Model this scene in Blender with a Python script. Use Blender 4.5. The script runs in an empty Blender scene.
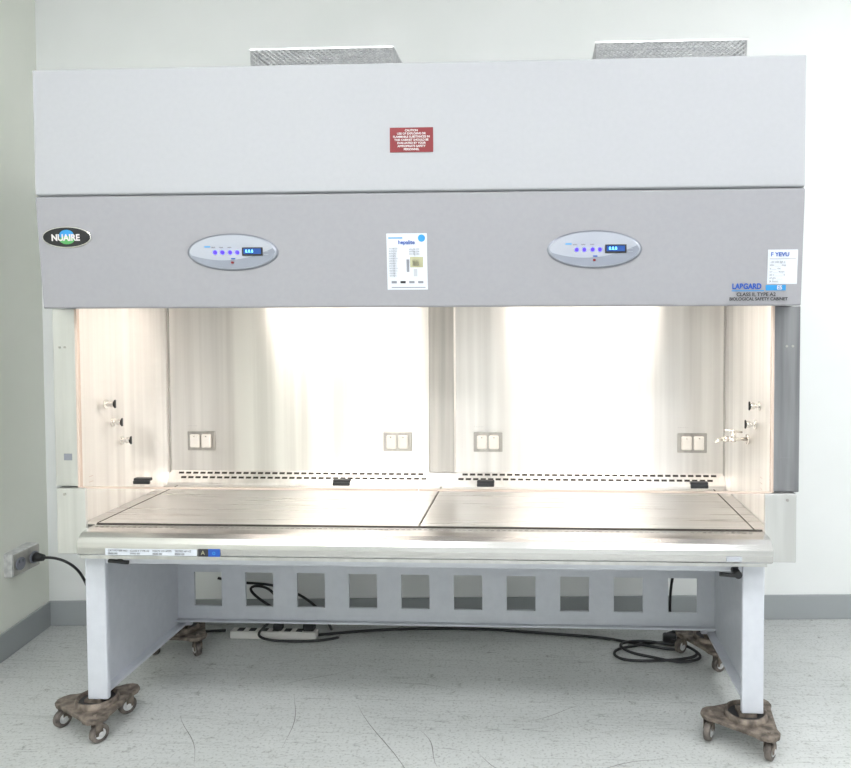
import bpy, bmesh, math, random
from mathutils import Vector, Matrix
random.seed(4)
S=bpy.context.scene
# ------------------------------------------------------------------ materials
def mat(name,col,rough=.5,metal=0,emit=None,estr=0,spec=.5,aniso=0,tan=None,alpha=1):
    m=bpy.data.materials.new(name); m.use_nodes=True
    nt=m.node_tree; b=nt.nodes['Principled BSDF']
    b.inputs['Base Color'].default_value=(*col,1); b.inputs['Roughness'].default_value=rough
    b.inputs['Metallic'].default_value=metal; b.inputs['Specular IOR Level'].default_value=spec
    if emit: b.inputs['Emission Color'].default_value=(*emit,1); b.inputs['Emission Strength'].default_value=estr
    if tan:
        b.inputs['Anisotropic'].default_value=aniso
        c=nt.nodes.new('ShaderNodeCombineXYZ')
        for i in range(3): c.inputs[i].default_value=tan[i]
        nt.links.new(c.outputs[0],b.inputs['Tangent'])
    return m
def noisy(m,scale,c1,c2,stretch=(1,1,1),detail=4,bump=0,lo=.35,hi=.65,rough=None):
    nt=m.node_tree;b=nt.nodes['Principled BSDF']
    tc=nt.nodes.new('ShaderNodeTexCoord'); mp=nt.nodes.new('ShaderNodeMapping'); mp.inputs['Scale'].default_value=stretch
    n=nt.nodes.new('ShaderNodeTexNoise'); n.inputs['Scale'].default_value=scale; n.inputs['Detail'].default_value=detail
    r=nt.nodes.new('ShaderNodeValToRGB'); r.color_ramp.elements[0].color=(*c1,1); r.color_ramp.elements[1].color=(*c2,1)
    r.color_ramp.elements[0].position=lo; r.color_ramp.elements[1].position=hi
    nt.links.new(tc.outputs['Object'],mp.inputs[0]); nt.links.new(mp.outputs[0],n.inputs['Vector']); nt.links.new(n.outputs[0],r.inputs[0])
    nt.links.new(r.outputs[0],b.inputs['Base Color'])
    if rough:
        mr=nt.nodes.new('ShaderNodeMapRange'); mr.inputs['To Min'].default_value=rough[0]; mr.inputs['To Max'].default_value=rough[1]
        nt.links.new(n.outputs[0],mr.inputs[0]); nt.links.new(mr.outputs[0],b.inputs['Roughness'])
    if bump:
        bp=nt.nodes.new('ShaderNodeBump'); bp.inputs['Strength'].default_value=bump; bp.inputs['Distance'].default_value=.002
        nt.links.new(n.outputs[0],bp.inputs['Height']); nt.links.new(bp.outputs[0],b.inputs['Normal'])
    return m
M_up=noisy(mat('enamel_light',(.40,.41,.43),.5,spec=.35),60,(.405,.41,.435),(.415,.42,.445))
M_low=noisy(mat('enamel_grey',(.34,.34,.36),.5,spec=.35),60,(.315,.312,.335),(.325,.322,.345))
M_stand=noisy(mat('enamel_stand',(.57,.59,.64),.4),30,(.57,.59,.645),(.60,.62,.675))
M_sv=noisy(mat('steel_vertical',(.8,.78,.75),.36,1,aniso=.96,tan=(0,0,1)),3,(.68,.66,.64),(.86,.845,.825),(6,6,.12),6,rough=(.28,.42))
M_sf=noisy(mat('steel_floor',(.8,.78,.75),.3,1,aniso=.75,tan=(0,1,0)),3,(.76,.74,.72),(.82,.805,.785),(.4,14,1),4,rough=(.24,.33))
M_led=noisy(mat('steel_ledge',(.7,.69,.67),.25,1,aniso=.4,tan=(0,1,0)),3,(.54,.53,.52),(.66,.65,.64),(.3,12,12),5,rough=(.18,.28))
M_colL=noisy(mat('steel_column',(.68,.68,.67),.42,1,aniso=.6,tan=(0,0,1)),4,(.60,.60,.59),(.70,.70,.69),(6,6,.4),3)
M_colR=noisy(mat('steel_column_dark_reflection',(.26,.26,.27),.38,1,aniso=.6,tan=(0,0,1)),4,(.22,.22,.235),(.34,.34,.355),(6,6,.4),3)  # same stainless as the left; its dark reflection is put into the base colour
M_post=noisy(mat('steel_post',(.6,.58,.55),.4,1,aniso=.9,tan=(0,0,1)),3,(.38,.365,.35),(.52,.505,.48),(9,9,.2),3)
M_chrome=mat('chrome',(.7,.68,.65),.18,1)
M_black=mat('black_plastic',(.012,.012,.014),.4)
M_slot=mat('slot_dark',(.03,.025,.02),.8)
M_rub=mat('black_rubber',(.02,.02,.022),.5)
M_white=mat('white_plastic',(.78,.76,.73),.35)
M_paper=mat('white_label',(.66,.69,.75),.5)
M_red=mat('red_label',(.20,.008,.014),.45)
M_tw=mat('text_white',(.7,.66,.66),.5)
M_tb=mat('text_black',(.02,.02,.025),.5)
M_grey=mat('print_grey',(.22,.23,.27),.5)
M_pale=mat('print_pale',(.45,.47,.52),.5)
M_blue=mat('text_blue',(.01,.08,.40),.5)
M_cyan=mat('print_cyan',(.03,.28,.62),.5)
M_green=mat('print_green',(.10,.40,.12),.5)
M_yel=mat('print_yellow',(.42,.41,.26),.5)
M_ell=mat('panel_silver',(.42,.44,.50),.25,.3)
M_ell2=mat('panel_silver_dark',(.27,.29,.35),.25,.3)
M_rim=mat('panel_rim',(.20,.21,.25),.3,.6)
M_lcd=mat('lcd',(.01,.03,.10),.2,emit=(.01,.10,.50),estr=.6)
M_lcdt=mat('lcd_text',(.1,.5,.8),.2,emit=(.2,.65,1),estr=2.5)
M_led_v=mat('led_violet',(.02,.01,.5),.3,emit=(.05,.02,1),estr=2.2)
M_tube=mat('tube',(1,1,1),.5,emit=(1,.925,.84),estr=20)
M_rust=noisy(mat('dolly_iron',(.2,.16,.13),.6,.4),35,(.08,.065,.052),(.26,.215,.18),bump=.4)
M_wheel=noisy(mat('caster_rubber',(.12,.11,.10),.6),40,(.07,.06,.055),(.2,.17,.15))
M_galv=noisy(mat('galvanised',(.6,.6,.6),.4,.6),40,(.55,.55,.56),(.75,.75,.75))
M_pink=mat('glass_edge',(.62,.50,.43),.25)
def glassmat():
    m=bpy.data.materials.new('sash_glass'); m.use_nodes=True; nt=m.node_tree; nt.nodes.clear()
    o=nt.nodes.new('ShaderNodeOutputMaterial'); mx=nt.nodes.new('ShaderNodeMixShader')
    t=nt.nodes.new('ShaderNodeBsdfTransparent'); t.inputs[0].default_value=(.99,.98,.97,1)
    g=nt.nodes.new('ShaderNodeBsdfGlossy'); g.inputs['Roughness'].default_value=.02
    fr=nt.nodes.new('ShaderNodeFresnel'); fr.inputs[0].default_value=1.3
    nt.links.new(fr.outputs[0],mx.inputs[0]); nt.links.new(t.outputs[0],mx.inputs[1]); nt.links.new(g.outputs[0],mx.inputs[2]); nt.links.new(mx.outputs[0],o.inputs[0])
    return m
M_glass=glassmat()
# ------------------------------------------------------------------ helpers
def empty(name,loc=(0,0,0)):
    e=bpy.data.objects.new(name,None); S.collection.objects.link(e); e.location=loc; e.empty_display_size=.1; return e
def mk(name,bm,m,par=None,smooth=False,bevel=0,seg=2):
    me=bpy.data.meshes.new(name); bm.normal_update(); bm.to_mesh(me); bm.free()
    if smooth:
        for p in me.polygons: p.use_smooth=True
    me.materials.append(m); o=bpy.data.objects.new(name,me); S.collection.objects.link(o)
    if par: o.parent=par; o.matrix_parent_inverse=Matrix.Translation(par.location).inverted()
    if bevel:
        b=o.modifiers.new('b','BEVEL'); b.width=bevel; b.segments=seg; b.limit_method='ANGLE'
    return o
def addbox(bm,a,b):
    v=[bm.verts.new((x,y,z)) for x in (a[0],b[0]) for y in (a[1],b[1]) for z in (a[2],b[2])]
    for f in ((0,1,3,2),(4,6,7,5),(0,4,5,1),(2,3,7,6),(0,2,6,4),(1,5,7,3)): bm.faces.new([v[i] for i in f])
def box(name,a,b,m,par=None,bevel=0):
    bm=bmesh.new(); addbox(bm,a,b); bmesh.ops.recalc_face_normals(bm,faces=bm.faces); return mk(name,bm,m,par,bevel=bevel)
def boxes(name,L,m,par=None,bevel=0):
    bm=bmesh.new()
    for a,b in L: addbox(bm,a,b)
    bmesh.ops.recalc_face_normals(bm,faces=bm.faces); return mk(name,bm,m,par,bevel=bevel)
def addcyl(bm,p,q,r,r2=None,n=24):
    p=Vector(p);q=Vector(q);d=q-p
    M=Matrix.Translation((p+q)/2)@d.to_track_quat('Z','Y').to_matrix().to_4x4()
    bmesh.ops.create_cone(bm,cap_ends=True,segments=n,radius1=r,radius2=r if r2 is None else r2,depth=d.length,matrix=M)
def cyls(name,L,m,par=None,bevel=0,n=24):
    bm=bmesh.new()
    for c in L: addcyl(bm,*c,n=n)
    o=mk(name,bm,m,par,bevel=bevel)
    for p in o.data.polygons: p.use_smooth=len(p.vertices)==4
    return o
def extr(name,prof,x0,x1,m,par=None,bevel=0):
    bm=bmesh.new(); a=[bm.verts.new((x0,y,z)) for y,z in prof]; b=[bm.verts.new((x1,y,z)) for y,z in prof]
    n=len(prof); bm.faces.new(a); bm.faces.new(b[::-1])
    for i in range(n): bm.faces.new((a[i],b[i],b[(i+1)%n],a[(i+1)%n]))
    bmesh.ops.recalc_face_normals(bm,faces=bm.faces); return mk(name,bm,m,par,bevel=bevel)
def curve(name,pts,r,m,par=None,cyc=False):
    c=bpy.data.curves.new(name,'CURVE'); c.dimensions='3D'; c.bevel_depth=r; c.bevel_resolution=3; c.resolution_u=10
    s=c.splines.new('NURBS'); s.points.add(len(pts)-1)
    for i,p in enumerate(pts): s.points[i].co=(*p,1)
    s.order_u=4; s.use_endpoint_u=not cyc; s.use_cyclic_u=cyc
    c.materials.append(m); o=bpy.data.objects.new(name,c); S.collection.objects.link(o)
    if par: o.parent=par; o.matrix_parent_inverse=Matrix.Translation(par.location).inverted()
    return o
# header lower panel is slanted: y as a function of z
def sy(z): return max(0,(1.89-z))*.03/.375
SL=math.atan(.03/.375)
def text(name,s,x,z,size,m,par,y=None,align='LEFT',bold=0,sx=1,slant=True):
    c=bpy.data.curves.new(name,'FONT'); c.body=s; c.size=size; c.align_x=align; c.align_y='CENTER'; c.offset=bold; c.extrude=.0002
    c.materials.append(m); o=bpy.data.objects.new(name,c); S.collection.objects.link(o)
    yy=(sy(z)-.004) if y is None else y
    o.location=(x,yy,z); o.rotation_euler=(math.pi/2+(SL if y is None and slant else 0),0,0); o.scale=(sx,1,1)
    o.parent=par; return o
def lab(name,x0,x1,z0,z1,m,par,t=.002,off=0,y=None):
    bm=bmesh.new()
    f=(lambda z:sy(z)) if y is None else (lambda z:y)
    V=[bm.verts.new((x,f(z)-d,z)) for d in (off,off+t) for x,z in ((x0,z0),(x1,z0),(x1,z1),(x0,z1))]
    for q in ((0,1,2,3),(7,6,5,4),(0,4,5,1),(1,5,6,2),(2,6,7,3),(3,7,4,0)): bm.faces.new([V[i] for i in q])
    bmesh.ops.recalc_face_normals(bm,faces=bm.faces)
    return mk(name,bm,m,par)
def ell(name,cx,cz,a,b,m,par,t=.003,off=0,n=64):
    bm=bmesh.new()
    L=[]
    for d,s in ((off,1),(off+t*.6,1),(off+t,.97)):
        L.append([bm.verts.new((cx+a*s*math.cos(2*math.pi*i/n),sy(cz+b*s*math.sin(2*math.pi*i/n))-d,cz+b*s*math.sin(2*math.pi*i/n))) for i in range(n)])
    for A,B in ((L[0],L[1]),(L[1],L[2])):
        for i in range(n): bm.faces.new((A[i],A[(i+1)%n],B[(i+1)%n],B[i]))
    bm.faces.new(L[2]); bmesh.ops.recalc_face_normals(bm,faces=bm.faces)
    return mk(name,bm,m,par)
# ------------------------------------------------------------------ ROOM
bwx0,bwy0,bwx1,bwy1=-1.934,.974,1.947,1.214
kd=(bwy1-bwy0)/(bwx1-bwx0)
def bwy(x): return bwy0+kd*(x-bwx0)
XR=3.6; YF=-4.6; ZC=3.35
lx=lambda y: bwx0+(bwy0-y)*.10
def prism(name,poly,z0,z1,m,bevel=0):
    bm=bmesh.new(); a=[bm.verts.new((x,y,z0)) for x,y in poly]; b=[bm.verts.new((x,y,z1)) for x,y in poly]
    n=len(poly); bm.faces.new(a[::-1]); bm.faces.new(b)
    for i in range(n): bm.faces.new((a[i],a[(i+1)%n],b[(i+1)%n],b[i]))
    bmesh.ops.recalc_face_normals(bm,faces=bm.faces); return mk(name,bm,m,bevel=bevel)
M_wall=noisy(mat('wall_paint',(.80,.82,.79),.7),2.5,(.86,.875,.865),(.885,.895,.89),bump=.05)
M_wallL=noisy(mat('wall_paint_left',(.72,.75,.69),.7),2.5,(.85,.87,.79),(.88,.895,.82),bump=.05)
M_ceil=mat('ceiling_paint',(.85,.85,.84),.8)
M_base=mat('baseboard_vinyl',(.34,.36,.37),.5)
xl=lx(YF)
prism('wall_back',[(bwx0-.3,bwy(bwx0-.3)),(XR,bwy(XR)),(XR,bwy(XR)+.12),(bwx0-.3,bwy(bwx0-.3)+.12)],0,ZC,M_wall)
prism('wall_left',[(bwx0,bwy0),(xl,YF),(xl-.12,YF),(bwx0-.12,bwy0)],0,ZC,M_wallL)
prism('wall_right',[(XR,bwy(XR)),(XR+.12,bwy(XR)),(XR+.12,YF),(XR,YF)],0,ZC,M_wall)
prism('wall_front',[(xl-.12,YF),(XR+.12,YF),(XR+.12,YF-.12),(xl-.12,YF-.12)],0,ZC,M_wall)
prism('ceiling',[(-2.6,YF-.12),(XR+.12,YF-.12),(XR+.12,1.6),(-2.6,1.6)],ZC,ZC+.1,M_ceil)
prism('baseboard_back',[(bwx0,bwy0),(XR,bwy(XR)),(XR,bwy(XR)-.012),(bwx0+.01,bwy0-.012)],0,.12,M_base,.003)
prism('baseboard_left',[(bwx0,bwy0),(xl,YF),(xl+.012,YF),(bwx0+.012,bwy0-.01)],0,.12,M_base,.003)
# floor
mf=mat('floor_vinyl',(.5,.52,.51),.35); nt=mf.node_tree; b=nt.nodes['Principled BSDF']
tc=nt.nodes.new('ShaderNodeTexCoord')
def N(t,**k):
    n=nt.nodes.new(t)
    for a,v in k.items():
        if a in n.inputs: n.inputs[a].default_value=v
    return n
n1=N('ShaderNodeTexNoise',Scale=1.2,Detail=3.0); n2=N('ShaderNodeTexNoise',Scale=100.0,Detail=3.0); n3=N('ShaderNodeTexNoise',Scale=16.0,Detail=8.0,Roughness=.75)
for n in (n1,n2,n3): nt.links.new(tc.outputs['Object'],n.inputs['Vector'])
r1=nt.nodes.new('ShaderNodeValToRGB'); r1.color_ramp.elements[0].position=.3; r1.color_ramp.elements[1].position=.7
r1.color_ramp.elements[0].color=(.47,.485,.475,1); r1.color_ramp.elements[1].color=(.56,.57,.56,1)
nt.links.new(n1.outputs[0],r1.inputs[0])
r2=nt.nodes.new('ShaderNodeValToRGB'); r2.color_ramp.elements[0].position=.34; r2.color_ramp.elements[1].position=.46
r2.color_ramp.elements[0].color=(.62,.62,.61,1); r2.color_ramp.elements[1].color=(1,1,1,1); nt.links.new(n2.outputs[0],r2.inputs[0])
r3=nt.nodes.new('ShaderNodeValToRGB'); r3.color_ramp.elements[0].position=.30; r3.color_ramp.elements[1].position=.46
r3.color_ramp.elements[0].color=(.68,.67,.65,1); r3.color_ramp.elements[1].color=(1,1,1,1); nt.links.new(n3.outputs[0],r3.inputs[0])
def mul(a,c,f=1):
    m=nt.nodes.new('ShaderNodeMixRGB'); m.blend_type='MULTIPLY'; m.inputs[0].default_value=f
    nt.links.new(a,m.inputs[1]); nt.links.new(c,m.inputs[2]); return m.outputs[0]
c=mul(mul(r1.outputs[0],r2.outputs[0],.8),r3.outputs[0],.7)
for k,(rot,sc,th) in enumerate(((.5,(1.2,14,1),.006),(1.9,(1.5,18,1),.006),(2.6,(.9,11,1),.005),(1.2,(.5,25,1),.006),(2.9,(.8,22,1),.005))):
    mp=nt.nodes.new('ShaderNodeMapping'); mp.inputs['Rotation'].default_value=(0,0,rot); mp.inputs['Scale'].default_value=sc; mp.inputs['Location'].default_value=(k*3.1,k*1.7,0)
    nn=N('ShaderNodeTexNoise',Scale=1.3,Detail=1.0)
    nt.links.new(tc.outputs['Object'],mp.inputs[0]); nt.links.new(mp.outputs[0],nn.inputs['Vector'])
    s=nt.nodes.new('ShaderNodeMath'); s.operation='SUBTRACT'; s.inputs[1].default_value=.60; nt.links.new(nn.outputs[0],s.inputs[0])
    a=nt.nodes.new('ShaderNodeMath'); a.operation='ABSOLUTE'; nt.links.new(s.outputs[0],a.inputs[0])
    mr=nt.nodes.new('ShaderNodeMapRange'); mr.inputs['From Max'].default_value=th; mr.inputs['To Min'].default_value=.68; nt.links.new(a.outputs[0],mr.inputs[0])
    c=mul(c,mr.outputs[0],.9)
nt.links.new(c,b.inputs['Base Color'])
mr=nt.nodes.new('ShaderNodeMapRange'); mr.inputs['To Min'].default_value=.2; mr.inputs['To Max'].default_value=.4; nt.links.new(n3.outputs[0],mr.inputs[0]); nt.links.new(mr.outputs[0],b.inputs['Roughness'])
prism('floor',[(-2.6,YF-.12),(XR+.12,YF-.12),(XR+.12,1.6),(-2.6,1.6)],-.1,0,mf)
bm=bmesh.new()
for (x0,y0,x1,y1,w) in ((-.26,.30,.03,-.20,.0020),(.0,.13,.10,-.08,.0018),(-.62,.42,-.35,.60,.0014),(-.45,.0,-.52,.35,.0016),(.35,.2,.6,.33,.0014),(.55,-.1,.85,.0,.0016),(-.9,.2,-.72,-.1,.0016),(-.2,.5,.1,.42,.0014),(.2,.0,.35,-.12,.0014)):
    prev=None; d=Vector((x1-x0,y1-y0)); nrm=Vector((-d.y,d.x)).normalized()
    for i in range(9):
        t=i/8; p=Vector((x0,y0))+d*t+nrm*(.012*math.sin(t*5+x0*9)); ww=w*(1-abs(2*t-1)*.8)
        q=[bm.verts.new((p.x+nrm.x*s*ww,p.y+nrm.y*s*ww,.0006)) for s in (-1,1)]
        if prev: bm.faces.new((prev[0],prev[1],q[1],q[0]))
        prev=q
mk('floor_scratches',bm,mat('scratch_dark',(.19,.185,.18),.6))
# ------------------------------------------------------------------ CABINET
cab=empty('biological_safety_cabinet')
W=1.286; BW=1.302; IW=1.22; YB=.766; ZF=.741
extr('header_upper',[(0,2.318),(0,1.900),(.012,1.895),(.10,1.895),(.10,1.72),(.80,1.72),(.80,2.318)],-W,W,M_up,cab,.004)
extr('header_lower',[(.001,1.888),(.03,1.518),(.034,1.512),(.055,1.512),(.055,1.72),(.085,1.72),(.085,1.893),(.01,1.893)],-W,W,M_low,cab,.0015)
boxes('header_end_caps',[((-W,.056,1.513),(-IW-.006,.80,1.72)),((IW+.006,.056,1.513),(W,.80,1.72))],M_low,cab)
for s,n in ((-1,'left'),(1,'right')):
    xs=sorted((s*(IW+.006),s*(BW+.014)))
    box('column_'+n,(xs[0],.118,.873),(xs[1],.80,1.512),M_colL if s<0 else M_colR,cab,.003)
    xs2=sorted((s*(IW+.006),s*(BW)))
    xs3=sorted((s*(1.195),s*(BW)))
    boxes('column_base_'+n,[((xs2[0],.112,.634),(xs2[1],.80,.871)),((xs3[0],.098,.634),(xs3[1],.112,.871))],M_colL,cab,.003)
    xg=sorted((s*(IW-.003),s*(IW+.005)))
    box('sash_guide_'+n,(xg[0],.104,.873),(xg[1],.120,1.512),M_pink,cab)
    cyls('column_screws_'+n,[((s*1.27,.118,1.375),(s*1.27,.114,1.375),.004),((s*1.29,.118,1.375),(s*1.29,.114,1.375),.004),((s*1.27,.098,.85),(s*1.27,.094,.85),.005)],M_post,cab)
    lab('column_label_'+n,s*1.268-.015,s*1.268+.015,.968,.992,M_grey if s<0 else M_colR,cab,y=.118,t=.001)
box('interior_wall_left',(-IW-.005,.116,ZF),(-IW,YB,1.70),M_sv,cab)
box('interior_wall_right',(IW,.116,ZF),(IW+.005,YB,1.70),M_sv,cab)
box('interior_wall_back',(-IW,YB,ZF),(IW,YB+.02,1.70),M_sv,cab)
box('interior_roof',(-IW,.09,1.70),(IW,YB+.02,1.71),M_white,cab)
box('back_center_post',(-.055,YB-.010,ZF+.06),(.055,YB,1.70),M_post,cab,.002)
boxes('back_post_edges',[((-.060,YB-.013,ZF+.06),(-.055,YB,1.70)),((.055,YB-.013,ZF+.06),(.060,YB,1.70))],M_white,cab)
boxes('back_corner_trim',[((-IW,YB-.006,ZF+.05),(-IW+.006,YB,1.70)),((IW-.006,YB-.006,ZF+.05),(IW,YB,1.70))],M_post,cab)
box('rear_body',(-IW,YB+.02,.634),(IW,.80,1.72),M_colL,cab)
box('plenum_base',(-IW+.005,.113,.634),(IW-.005,YB+.02,.728),M_colL,cab)
boxes('work_surface',[((-IW,.112,.729),(-.0025+.0,YB,ZF)),((.0025,.112,.729),(IW,YB,ZF))],M_sf,cab,.003)
box('work_surface_front_edge',(-1.16,.104,.736),(1.19,.111,.744),M_slot,cab)
boxes('tray_side_seams',[((-1.168,.12,.7405),(-1.163,.72,.7418)),((1.163,.12,.7405),(1.168,.72,.7418))],M_slot,cab)
extr('rear_air_grille',[(YB,.80),(YB-.030,.752),(YB-.030,.741),(YB,.741)],-IW,IW,M_sv,cab)
bm=bmesh.new()
for row in (.790,.772):
    x=-1.18+(0 if row>.78 else .015)
    while x<1.17:
        if abs(x+.015)>.075:
            y=YB-(.80-row)*.030/.048
            M=Matrix.Translation((x+.014,y,row))@Matrix.Rotation(-math.atan(.030/.048),4,'X')
            bmesh.ops.create_cube(bm,size=1,matrix=M@Matrix.Diagonal((.023,.003,.009,1)))
        x+=.0325
mk('rear_air_slots',bm,M_slot,cab)
prof=[(.112,.741),(.05,.741),(.02,.736),(.002,.724),(-.008,.706),(-.010,.690),(-.008,.668),(.005,.660),(.112,.660)]
extr('front_armrest',prof,-1.163,1.193,M_led,cab,.002)
box('front_armrest_fascia',(-1.19,.05,.634),(1.19,.097,.656),M_colL,cab)
bm=bmesh.new()
for i in range(118):
    x=-1.14+i*.0195
    bmesh.ops.create_cube(bm,size=1,matrix=Matrix.Translation((x,.075,.7412))@Matrix.Diagonal((.012,.008,.0012,1)))
mk('front_air_slots',bm,M_post,cab)
lab('armrest_label',-1.06,-.74,.668,.690,M_paper,cab,y=-.0105)
lab('armrest_icon_black',-.735,-.70,.666,.692,M_tb,cab,y=-.0105); lab('armrest_icon_blue',-.70,-.66,.666,.692,M_blue,cab,y=-.0105)
text('armrest_icon_a','A',-.718,.679,.02,M_yel,cab,y=-.014,align='CENTER'); text('armrest_icon_b','o',-.680,.680,.022,M_cyan,cab,y=-.014,align='CENTER')
for i in range(4):
    text('armrest_text_%d'%i,['CAT NO SER NO','CLASS II TYPE A2','VOLTS 115 AMPS','TESTED 60 HZ'][i],-1.05+i*.078,.684,.009,M_tb,cab,y=-.014)
    text('armrest_text_b%d'%i,'IIIIIIIII IIIII',-1.05+i*.078,.674,.009,M_tb,cab,y=-.014)
box('armrest_tag',(1.04,-.013,.672),(1.09,-.0105,.686),M_pale,cab)
for s,a,bx in (('left',-IW+.006,.0),('right',.004,IW-.006)):
    bm=bmesh.new(); v=[bm.verts.new(p) for p in ((a,.110,.873),(bx,.110,.873),(bx,.110,1.69),(a,.110,1.69))]; bm.faces.new(v)
    mk('sash_glass_'+s,bm,M_glass,cab)
    box('sash_edge_'+s,(a,.106,.869),(bx,.114,.8755),M_pink,cab)
for i,x in enumerate((-.983,-.267,.239,.972)):
    boxes('sash_handle_%d'%(i+1),[((x-.030,.088,.900),(x+.030,.1095,.911)),((x-.030,.084,.890),(x+.030,.095,.903))],M_black,cab,.003)
for i,x in enumerate((-1.074,-.195,.202,1.083)):
    box('outlet_plate_%d'%(i+1),(x-.063,YB-.006,.890),(x+.063,YB,.975),M_post,cab,.003)
    boxes('outlet_covers_%d'%(i+1),[((x-.048,YB-.020,.903),(x-.004,YB-.006,.963)),((x+.004,YB-.020,.903),(x+.048,YB-.006,.963))],M_white,cab,.006)
    cyls('outlet_studs_%d'%(i+1),[((x+d,YB-.020,.955),(x+d,YB-.024,.955),.003) for d in (-.027,.027)],M_chrome,cab)
    text('outlet_note_%d'%(i+1),'- - - - - -',x-.06,1.0,.012,M_low,cab,y=YB-.002)
def valve(n,x,y,z,s):
    L=[((x,y,z),(x+s*.004,y,z),.017),((x,y,z),(x+s*.022,y,z),.008),((x+s*.020,y,z),(x+s*.034,y,z),.012)]
    cyls('service_valve_'+n,L,M_chrome,cab,.001)
    box('service_valve_lever_'+n,(min(x+s*.034,x+s*.040),y-.004,z-.016),(max(x+s*.034,x+s*.040),y+.004,z+.016),M_black,cab,.002)
for i,(y,z) in enumerate(((.307,1.153),(.352,1.077),(.413,.997))):
    valve('left_%d'%i,-IW,y-.03,z,1)
for i,(y,z) in enumerate(((.312,1.154),(.363,1.080))): valve('right_%d'%i,IW,y-.06,z,-1)
y=.40;z=1.01;x=IW
cyls('petcock',[((x,y,z),(x-.006,y,z),.020),((x,y,z),(x-.10,y,z),.007),((x-.055,y,z-.010),(x-.055,y,z+.026),.010),((x-.10,y,z),(x-.125,y,z-.012),.008,.004),((x-.075,y,z),(x-.09,y,z),.011),
   ((x-.088,y,z+.034),(x-.022,y,z+.026),.004),((x-.055,y,z+.02),(x-.055,y,z+.036),.005)],M_chrome,cab)
M_pp=mat('print_pink',(.5,.32,.28),.5)
for s,n in ((-1,'left'),(1,'right')):
    for j in range(3):
        o=text('wall_note_%s_%d'%(n,j),'-------',0,0,.012,M_pp,cab,y=0,slant=False)
        o.rotation_euler=(math.pi/2,0,math.pi/2 if s<0 else -math.pi/2); o.location=(s*(IW-.001),.16 if s<0 else .24,.90-j*.02)
for n,a,bx in (('left',-.93,-.17),('right',.27,1.0)):
    cyls('lamp_tube_'+n,[((a,.27,1.60),(bx,.27,1.60),.016),((a,.33,1.60),(bx,.33,1.60),.016)],M_tube,cab)
    boxes('lamp_holder_'+n,[((a-.03,.25,1.58),(a,.35,1.70)),((bx,.25,1.58),(bx+.03,.35,1.70))],M_white,cab)
cyls('drain_valve_left',[((-1.05,.06,.625),(-1.05,.06,.66),.008),((-1.085,.05,.627),(-1.015,.05,.622),.007)],M_black,cab)
cyls('drain_valve_right',[((1.09,.07,.60),(1.09,.07,.66),.010),((1.09,.03,.612),(1.09,.09,.612),.013),((1.03,.04,.612),(1.10,.04,.606),.007)],M_black,cab)
def guard(n,x0,x1,y0=.15,y1=.50,z0=2.318,z1=2.424):
    bm=bmesh.new()
    def lattice(P,U,V,nu,nv):
        P=Vector(P);U=Vector(U);V=Vector(V); vs={}
        def g(i,j):
            if (i,j) not in vs: vs[(i,j)]=bm.verts.new(P+U*(i/(2*nu))+V*(j/(2*nv)))
            return vs[(i,j)]
        for j in range(0,2*nv+1):
            for i in range(0,2*nu+1):
                if (i+j)%2==1:
                    q=[(i-1,j),(i,j-1),(i+1,j),(i,j+1)]
                    q=[c for c in q if 0<=c[0]<=2*nu and 0<=c[1]<=2*nv]
                    if len(q)>=3: bm.faces.new([g(*c) for c in q])
    nu=int((x1-x0)/.02)
    lattice((x0,y0,z0),(x1-x0,0,0),(0,0,z1-z0),nu,7)
    lattice((x0,y0,z0),(0,y1-y0,0),(0,0,z1-z0),17,7)
    lattice((x1,y0,z0),(0,y1-y0,0),(0,0,z1-z0),17,7)
    lattice((x0,y1,z0),(x1-x0,0,0),(0,0,z1-z0),nu,7)
    lattice((x0,y0,z1),(x1-x0,0,0),(0,y1-y0,0),nu,17)
    o=mk('exhaust_guard_'+n,bm,M_galv,cab); w=o.modifiers.new('w','WIREFRAME'); w.thickness=.0042; w.use_replace=True; w.use_boundary=True
    boxes('exhaust_guard_rim_'+n,[((x0-.003,y0-.003,z1-.004),(x1+.003,y0+.003,z1+.003)),((x0-.003,y1-.003,z1-.004),(x1+.003,y1+.003,z1+.003)),((x0-.003,y0,z1-.004),(x0+.003,y1,z1+.003)),((x1-.003,y0,z1-.004),(x1+.003,y1,z1+.003))],M_galv,cab)
    box('exhaust_filter_'+n,(x0+.03,y0+.10,z0),(x1-.03,y1-.04,z1-.03),M_paper,cab)
guard('left',-.590,-.085); guard('right',.625,1.135)
lab('caution_label',-.067,.077,2.024,2.105,M_red,cab,y=0)
for i,t in enumerate(['CAUTION','USE OF EXPLOSIVE OR','FLAMMABLE SUBSTANCES IN','THIS CABINET SHOULD BE','EVALUATED BY YOUR','APPROPRIATE SAFETY','PERSONNEL']):
    text('caution_text_%d'%i,t,.005,2.095-i*.0103,.0095,M_tw,cab,y=-.003,align='CENTER',bold=.0002)
ell('badge_rim',-1.184,1.755,.086,.036,M_chrome,cab,.003); ell('badge_face',-1.184,1.755,.083,.033,M_black,cab,.005)
ell('badge_globe',-1.182,1.762,.026,.018,M_cyan,cab,.0055); ell('badge_leaf',-1.182,1.745,.026,.014,M_green,cab,.0058)
text('badge_text','NUAIRE',-1.184,1.752,.030,M_tw,cab,align='CENTER',bold=.0010,sx=.95).location.y-=.005
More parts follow.
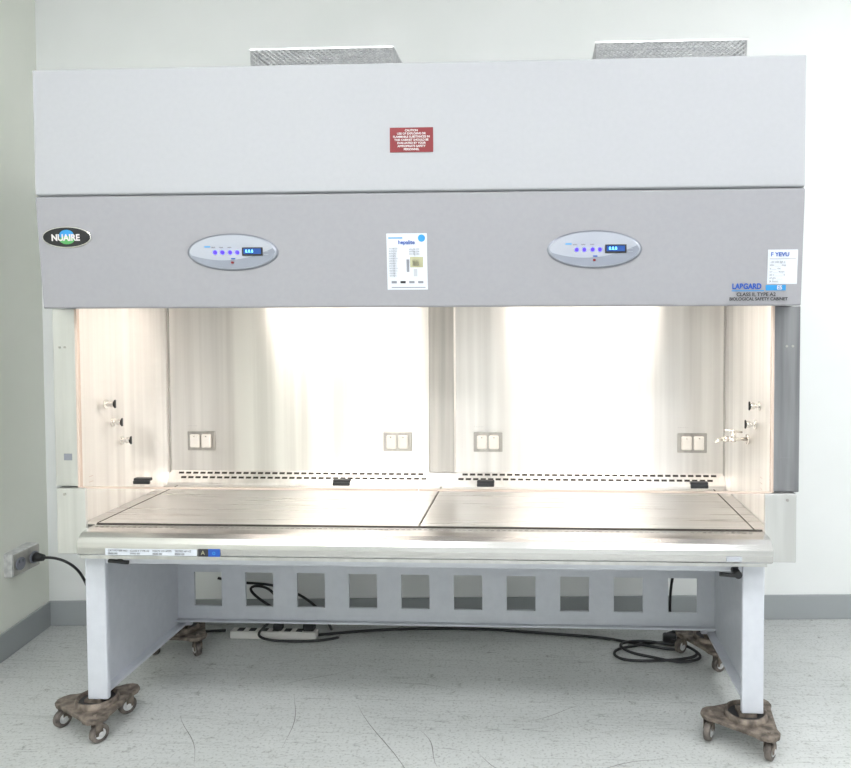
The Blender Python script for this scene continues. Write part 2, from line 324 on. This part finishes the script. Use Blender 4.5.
for k,cx in enumerate((-.609,.608)):
    P='control_panel_%d_'%(k+1)
    cz=1.70
    ell(P+'rim',cx,cz,.156,.062,M_rim,cab,.004); ell(P+'face',cx,cz,.151,.058,M_ell,cab,.007)
    bm=bmesh.new(); n=40; A=[];B=[]
    for i in range(n+1):
        t=-1+2*i/n; xx=cx+.147*t; zl=cz-.055*math.sqrt(max(0,1-t*t)); zu=max(zl,cz+.004-.030*(1-t*t)+.012*t)
        if abs(t)==1: zu=zl
        A.append(bm.verts.new((xx,sy(zl)-.0076,zl))); B.append(bm.verts.new((xx,sy(zu)-.0076,zu+1e-5)))
    for i in range(n): bm.faces.new((A[i],A[i+1],B[i+1],B[i]))
    mk(P+'crescent',bm,M_ell2,cab)
    lab(P+'lcd',cx+.035,cx+.105,cz-.013,cz+.015,M_black,cab,.002,.008)
    lab(P+'lcd_glow',cx+.040,cx+.100,cz-.007,cz+.011,M_lcd,cab,.001,.0098)
    text(P+'lcd_text','8.8.8',cx+.047,cz+.002,.014,M_lcdt,cab).location.y-=.009
    for j,xo in enumerate((-.058,-.033,-.006,.018)): ell(P+'led_%d'%j,cx+xo,cz-.001,.0062,.0062,M_led_v,cab,.004,.008,16)
    for j,xo in enumerate((-.062,-.035,-.006)): text(P+'cap_%d'%j,'ooo',cx+xo-.008,cz+.016,.008,M_tb,cab).location.y-=.006
    lab(P+'swoosh',cx-.095,cx-.075,cz+.016,cz+.020,M_cyan,cab,.001,.007)
    ell(P+'button',cx+.0,cz-.035,.005,.004,M_red,cab,.004,.0075,16)
    lab(P+'btn2',cx-.004,cx+.010,cz-.024,cz-.020,M_blue,cab,.001,.0078)
    for j in range(3): text(P+'fine_%d'%j,'----',cx+.11,cz+.014-j*.011,.012,M_low,cab).location.y-=.007
lab('flyer',-.084,.052,1.571,1.758,M_paper,cab,.001)
fl=lambda n,x0,x1,z0,z1,m: lab('flyer_'+n,x0,x1,z0,z1,m,cab,.0006,.001)
fl('band',-.078,-.03,1.741,1.745,M_cyan); fl('photo',-.006,.038,1.645,1.680,M_yel); fl('photo2',.002,.024,1.650,1.672,M_grey)
fl('fig',-.018,-.009,1.630,1.672,M_grey); fl('fig2',.006,.018,1.615,1.640,M_pale); fl('foot',-.07,.045,1.577,1.580,M_grey)
ell('flyer_seal',.034,1.742,.012,.012,M_cyan,cab,.002,.001,24)
text('flyer_title','hepalite',-.045,1.728,.018,M_blue,cab,bold=.0003)
for i in range(12): text('flyer_l%d'%i,'abcd efgh ij klm n'[:15-(i*5)%4],-.076,1.708-i*.0082,.0075,M_grey,cab,sx=.70)
for i in range(3): text('flyer_t%d'%i,'abcd efgh ij klm',-.008,1.706-i*.0082,.0075,M_grey,cab,sx=.75)
for i in range(4): fl('pic%d'%i,-.07+i*.03,-.052+i*.03,1.592,1.600,[M_grey,M_tb,M_grey,M_grey][i])
lab('dealer_logo',1.060,1.165,1.560,1.563,M_cyan,cab,.001); lab('dealer_logo2',1.17,1.235,1.562,1.580,M_cyan,cab,.001)
text('dealer_text','LABGARD',1.060,1.575,.025,M_blue,cab,bold=.0009,sx=.85)
text('dealer_text_es','ES',1.205,1.571,.018,M_tw,cab,bold=.0004)
text('dealer_text2','CLASS II, TYPE A2',1.075,1.549,.0165,M_tb,cab,bold=.0003)
text('dealer_text3','BIOLOGICAL SAFETY CABINET',1.052,1.534,.0145,M_tb,cab,bold=.0003,sx=.95)
lab('cert_sticker',1.174,1.270,1.583,1.695,M_paper,cab,.001); lab('cert_line',1.18,1.264,1.664,1.666,M_low,cab,.0006,.001)
text('cert_title','F YEVU',1.182,1.679,.019,M_blue,cab,bold=.0004)
for i in range(7): text('cert_l%d'%i,['..ab cde fgh ij','klm ____ nop','q ___ rst','uv ___ wxyz','ab c _____ d','ef ghi ____','jk lmno'][i],1.18,1.655-i*.0105,.0095,M_grey,cab)
# ------------------------------------------------------------------ STAND
st=empty('cabinet_stand')
LX=1.191
for s,n in ((-1,'left'),(1,'right')):
    a=sorted((s*LX,s*(LX-.018))); bb=sorted((s*LX,s*1.118))
    boxes('side_frame_'+n,[((a[0],.082,.117),(a[1],.74,.632))],M_stand,st)
    boxes('front_leg_'+n,[((bb[0],.08,.114),(bb[1],.102,.632))],M_stand,st,.004)
    boxes('rear_leg_'+n,[((bb[0],.725,.114),(bb[1],.745,.632))],M_stand,st,.003)
    a2=sorted((s*(LX-.018),s*(LX-.05)))
    boxes('side_lip_'+n,[((a2[0],.10,.117),(a2[1],.73,.127))],M_stand,st)
box('front_crossbar',(-1.118,.083,.606),(1.118,.10,.632),M_stand,st,.003)
zb,zt,h0,h1=.148,.43,.207,.358
L=[((-1.175,.72,zb),(1.175,.732,h0)),((-1.175,.72,h1),(1.175,.732,zt))]
xc=[-1.037+i*(2*1.037/9) for i in range(10)]; hw=.062
edges=[-1.175]
for c in xc: edges+=[c-hw,c+hw]
edges.append(1.175)
for i in range(0,len(edges),2): L.append(((edges[i],.72,h0),(edges[i+1],.732,h1)))
boxes('rear_apron',L,M_stand,st)
box('rear_apron_lip',(-1.175,.695,.142),(1.175,.732,.150),M_stand,st,.002)
# ------------------------------------------------------------------ DOLLIES
def dolly(cx,cy,ang0):
    e=empty('caster_dolly',(cx,cy,0))
    A=[math.radians(ang0+120*i) for i in range(3)]; R=.135
    bm=bmesh.new(); ring=[]
    for a in A:
        for k in range(-3,4):
            t=a+math.radians(k*22)
            ring.append((cx+R*math.cos(a)*.80+.045*math.cos(t+math.radians(k*8)),cy+R*math.sin(a)*.80+.045*math.sin(t+math.radians(k*8))))
    lo=[bm.verts.new((x,y,.078)) for x,y in ring]; hi=[bm.verts.new((x,y,.094)) for x,y in ring]
    n=len(ring); bm.faces.new(lo[::-1]); bm.faces.new(hi)
    for i in range(n): bm.faces.new((lo[i],lo[(i+1)%n],hi[(i+1)%n],hi[i]))
    bmesh.ops.recalc_face_normals(bm,faces=bm.faces)
    mk('dolly_plate',bm,M_rust,e,bevel=.004)
    bm=bmesh.new(); n=40; prof=[(.074,.094),(.070,.113),(.064,.113),(.060,.098)]
    rr=[[bm.verts.new((cx+r*math.cos(2*math.pi*i/n),cy+r*math.sin(2*math.pi*i/n),z)) for i in range(n)] for r,z in prof]
    for A1,B1 in zip(rr,rr[1:]):
        for i in range(n): bm.faces.new((A1[i],A1[(i+1)%n],B1[(i+1)%n],B1[i]))
    bmesh.ops.recalc_face_normals(bm,faces=bm.faces); mk('dolly_cup',bm,M_rust,e,smooth=True)
    cyls('cup_pad',[((cx,cy,.094),(cx,cy,.101),.060)],M_rub,e)
    boxes('leg_shim',[((cx-.03,cy-.03,.100),(cx+.03,cy+.03,.113))],M_rust,e)
    for i,a in enumerate(A):
        wx,wy=cx+R*math.cos(a)*.9,cy+R*math.sin(a)*.9
        ta=a+1.2+i*.9; d=Vector((math.cos(ta),math.sin(ta),0)); o=Vector((wx,wy,0))+d*.012
        p=Vector((-d.y,d.x,0))
        c0=Vector((o.x,o.y,.032))
        cyls('wheel_%d'%i,[(c0-p*.011,c0+p*.011,.032)],M_wheel,e,.004,28)
        cyls('hub_%d'%i,[(c0-p*.0175,c0+p*.0175,.009),(c0-p*.012,c0+p*.012,.018)],M_galv,e)
        bm=bmesh.new()
        for s in (-1,1):
            M=Matrix.Translation(Vector((wx,wy,.054))+d*.006+p*s*.0155)@Matrix.Rotation(math.atan2(p.y,p.x),4,'Z')
            bmesh.ops.create_cube(bm,size=1,matrix=M@Matrix.Diagonal((.003,.026,.052,1)))
        M=Matrix.Translation((wx,wy,.0765))@Matrix.Rotation(math.atan2(p.y,p.x),4,'Z')
        bmesh.ops.create_cube(bm,size=1,matrix=M@Matrix.Diagonal((.036,.032,.006,1)))
        mk('caster_fork_%d'%i,bm,M_rust,e,bevel=.001)
        cyls('caster_bolt_%d'%i,[((wx,wy,.078),(wx,wy,.100),.006)],M_rust,e)
    return e
dolly(-1.175,.11,178); dolly(1.140,.11,172); dolly(-1.165,.745,85); dolly(1.160,.745,150)
# ------------------------------------------------------------------ wall socket, cords
so=empty('wall_outlet')
def lw(y): return lx(y)
yo0,yo1=.63,.81
x0=lw(.72)
box('socket_box',(x0-.02,yo0,.350),(x0+.045,yo1,.455),M_galv,so,.006)
box('socket_plate',(x0+.045,yo0+.006,.355),(x0+.049,yo1-.006,.45),M_post,so,.002)
for i,yy in enumerate((.675,.765)):
    cyls('socket_face_%d'%i,[((x0+.049,yy,.40),(x0+.055,yy,.40),.028)],M_grey,so)
    boxes('socket_slots_%d'%i,[((x0+.055,yy-.012,.405),(x0+.056,yy-.009,.418)),((x0+.055,yy+.009,.405),(x0+.056,yy+.012,.418))],M_tb,so)
pc=empty('power_cord')
cyls('plug',[((x0+.056,.765,.40),(x0+.095,.765,.397),.022,.014)],M_rub,pc)
curve('cord',[(x0+.09,.765,.397),(x0+.14,.77,.40),(x0+.20,.79,.37),(x0+.225,.84,.30),(x0+.235,.89,.18),(x0+.24,.90,.07),(x0+.27,.90,.012),(x0+.45,.88,.008),(-1.25,.90,.008),(-1.05,.93,.008)],.006,M_rub,pc)
ps=empty('power_strip')
boxes('strip_body',[((-1.0,.855,0),(-.60,.905,.035))],M_white,ps,.005)
boxes('strip_sockets',[((-.97+i*.055,.865,.035),(-.94+i*.055,.895,.037)) for i in range(6)],M_tb,ps)
boxes('strip_plugs',[((-.66,.86,.037),(-.61,.90,.075)),((-.80,.86,.037),(-.76,.90,.07))],M_rub,ps,.006)
curve('strip_cord',[(-.64,.88,.07),(-.60,.88,.11),(-.66,.92,.05),(-.8,.93,.10),(-.95,.93,.2),(-.9,.90,.24),(-.8,.90,.22),(-.78,.92,.08),(-.9,.82,.03),(-.75,.80,.01),(-.55,.84,.006),(-.50,.88,.006)],.006,M_rub,ps)
curve('strip_cord_b',[(-1.08,.92,.26),(-1.0,.93,.235),(-.9,.92,.24),(-.75,.93,.22),(-.6,.95,.12),(-.55,.95,.01)],.006,M_rub,ps)
lc=empty('extension_cord')
P=[(-.60,.90,.007),(-.4,.96,.007),(-.1,1.0,.007),(.2,1.0,.007),(.5,.95,.007),(.75,.93,.007)]
for k in range(20):
    a=k*.75; r=.11+.04*math.sin(k*1.7); P.append((.90+r*1.4*math.cos(a)+.01*k*.4,.77+r*1.1*math.sin(a),.007+.0012*k))
P+=[(1.1,.95,.04),(1.16,.97,.03)]
curve('cord_run',P,.006,M_rub,lc)
boxes('cord_plug',[((.98,.86,.0),(1.04,.90,.05))],M_rub,lc,.01)
hc=empty('hanging_cord')
curve('cord_drop',[(1.10,.775,.60),(1.06,.79,.50),(1.02,.79,.40),(1.00,.80,.30),(1.00,.84,.15),(1.03,.9,.02),(1.1,.95,.008)],.006,M_rub,hc)
curve('cord_side',[(1.32,.78,.72),(1.315,.79,.6),(1.30,.80,.5),(1.30,.82,.3),(1.29,.85,.1),(1.25,.9,.008)],.005,M_rub,hc)
# ------------------------------------------------------------------ LIGHTS
M_tro=mat('unseen_troffer',(1,1,1),.5,emit=(.96,.98,1),estr=17)
for i,(x,y) in enumerate(((-.9,-1.7),(1.2,-1.7),(-.9,-3.4),(1.2,-3.4),(2.6,-.5))):  # unseen panels added for soft overhead light, set back to spare the header top
    e=empty('unseen_ceiling_light',(x,y,ZC))
    box('diffuser',(x-.6,y-.3,ZC-.025),(x+.6,y+.3,ZC-.02),M_tro,e)
    boxes('frame',[((x-.63,y-.33,ZC-.03),(x-.6,y+.33,ZC)),((x+.6,y-.33,ZC-.03),(x+.63,y+.33,ZC)),((x-.6,y-.33,ZC-.03),(x+.6,y-.3,ZC)),((x-.6,y+.3,ZC-.03),(x+.6,y+.33,ZC))],M_ceil,e)
w=bpy.data.worlds.new('w'); S.world=w; w.use_nodes=True; w.node_tree.nodes['Background'].inputs[0].default_value=(.8,.85,.9,1); w.node_tree.nodes['Background'].inputs[1].default_value=.3
S.view_settings.view_transform='Standard'; S.view_settings.exposure=0
# ------------------------------------------------------------------ CAMERA
f,px,py,yaw,pitch,roll=750.55403,502.48523,342.44961,.04892,.03424,-.00347
cy_,s_=math.cos(yaw),math.sin(yaw)
fwd=Vector((-s_,cy_,0)); right=Vector((cy_,s_,0)); up=Vector((0,0,1))
f2=fwd*math.cos(pitch)-up*math.sin(pitch); u2=up*math.cos(pitch)+fwd*math.sin(pitch)
r3=right*math.cos(roll)+u2*math.sin(roll); u3=u2*math.cos(roll)-right*math.sin(roll)
cd=bpy.data.cameras.new('camera'); co=bpy.data.objects.new('camera',cd); S.collection.objects.link(co)
m=Matrix.Identity(4)
for i in range(3): m[i][0]=r3[i]; m[i][1]=u3[i]; m[i][2]=-f2[i]
m[0][3],m[1][3],m[2][3]=.42578,-2.48743,1.47875
co.matrix_world=m
cd.sensor_width=36; cd.lens=f*36/851; cd.shift_x=-(px-425.5)/851; cd.shift_y=-(384-py)/851; cd.clip_start=.05
S.camera=co
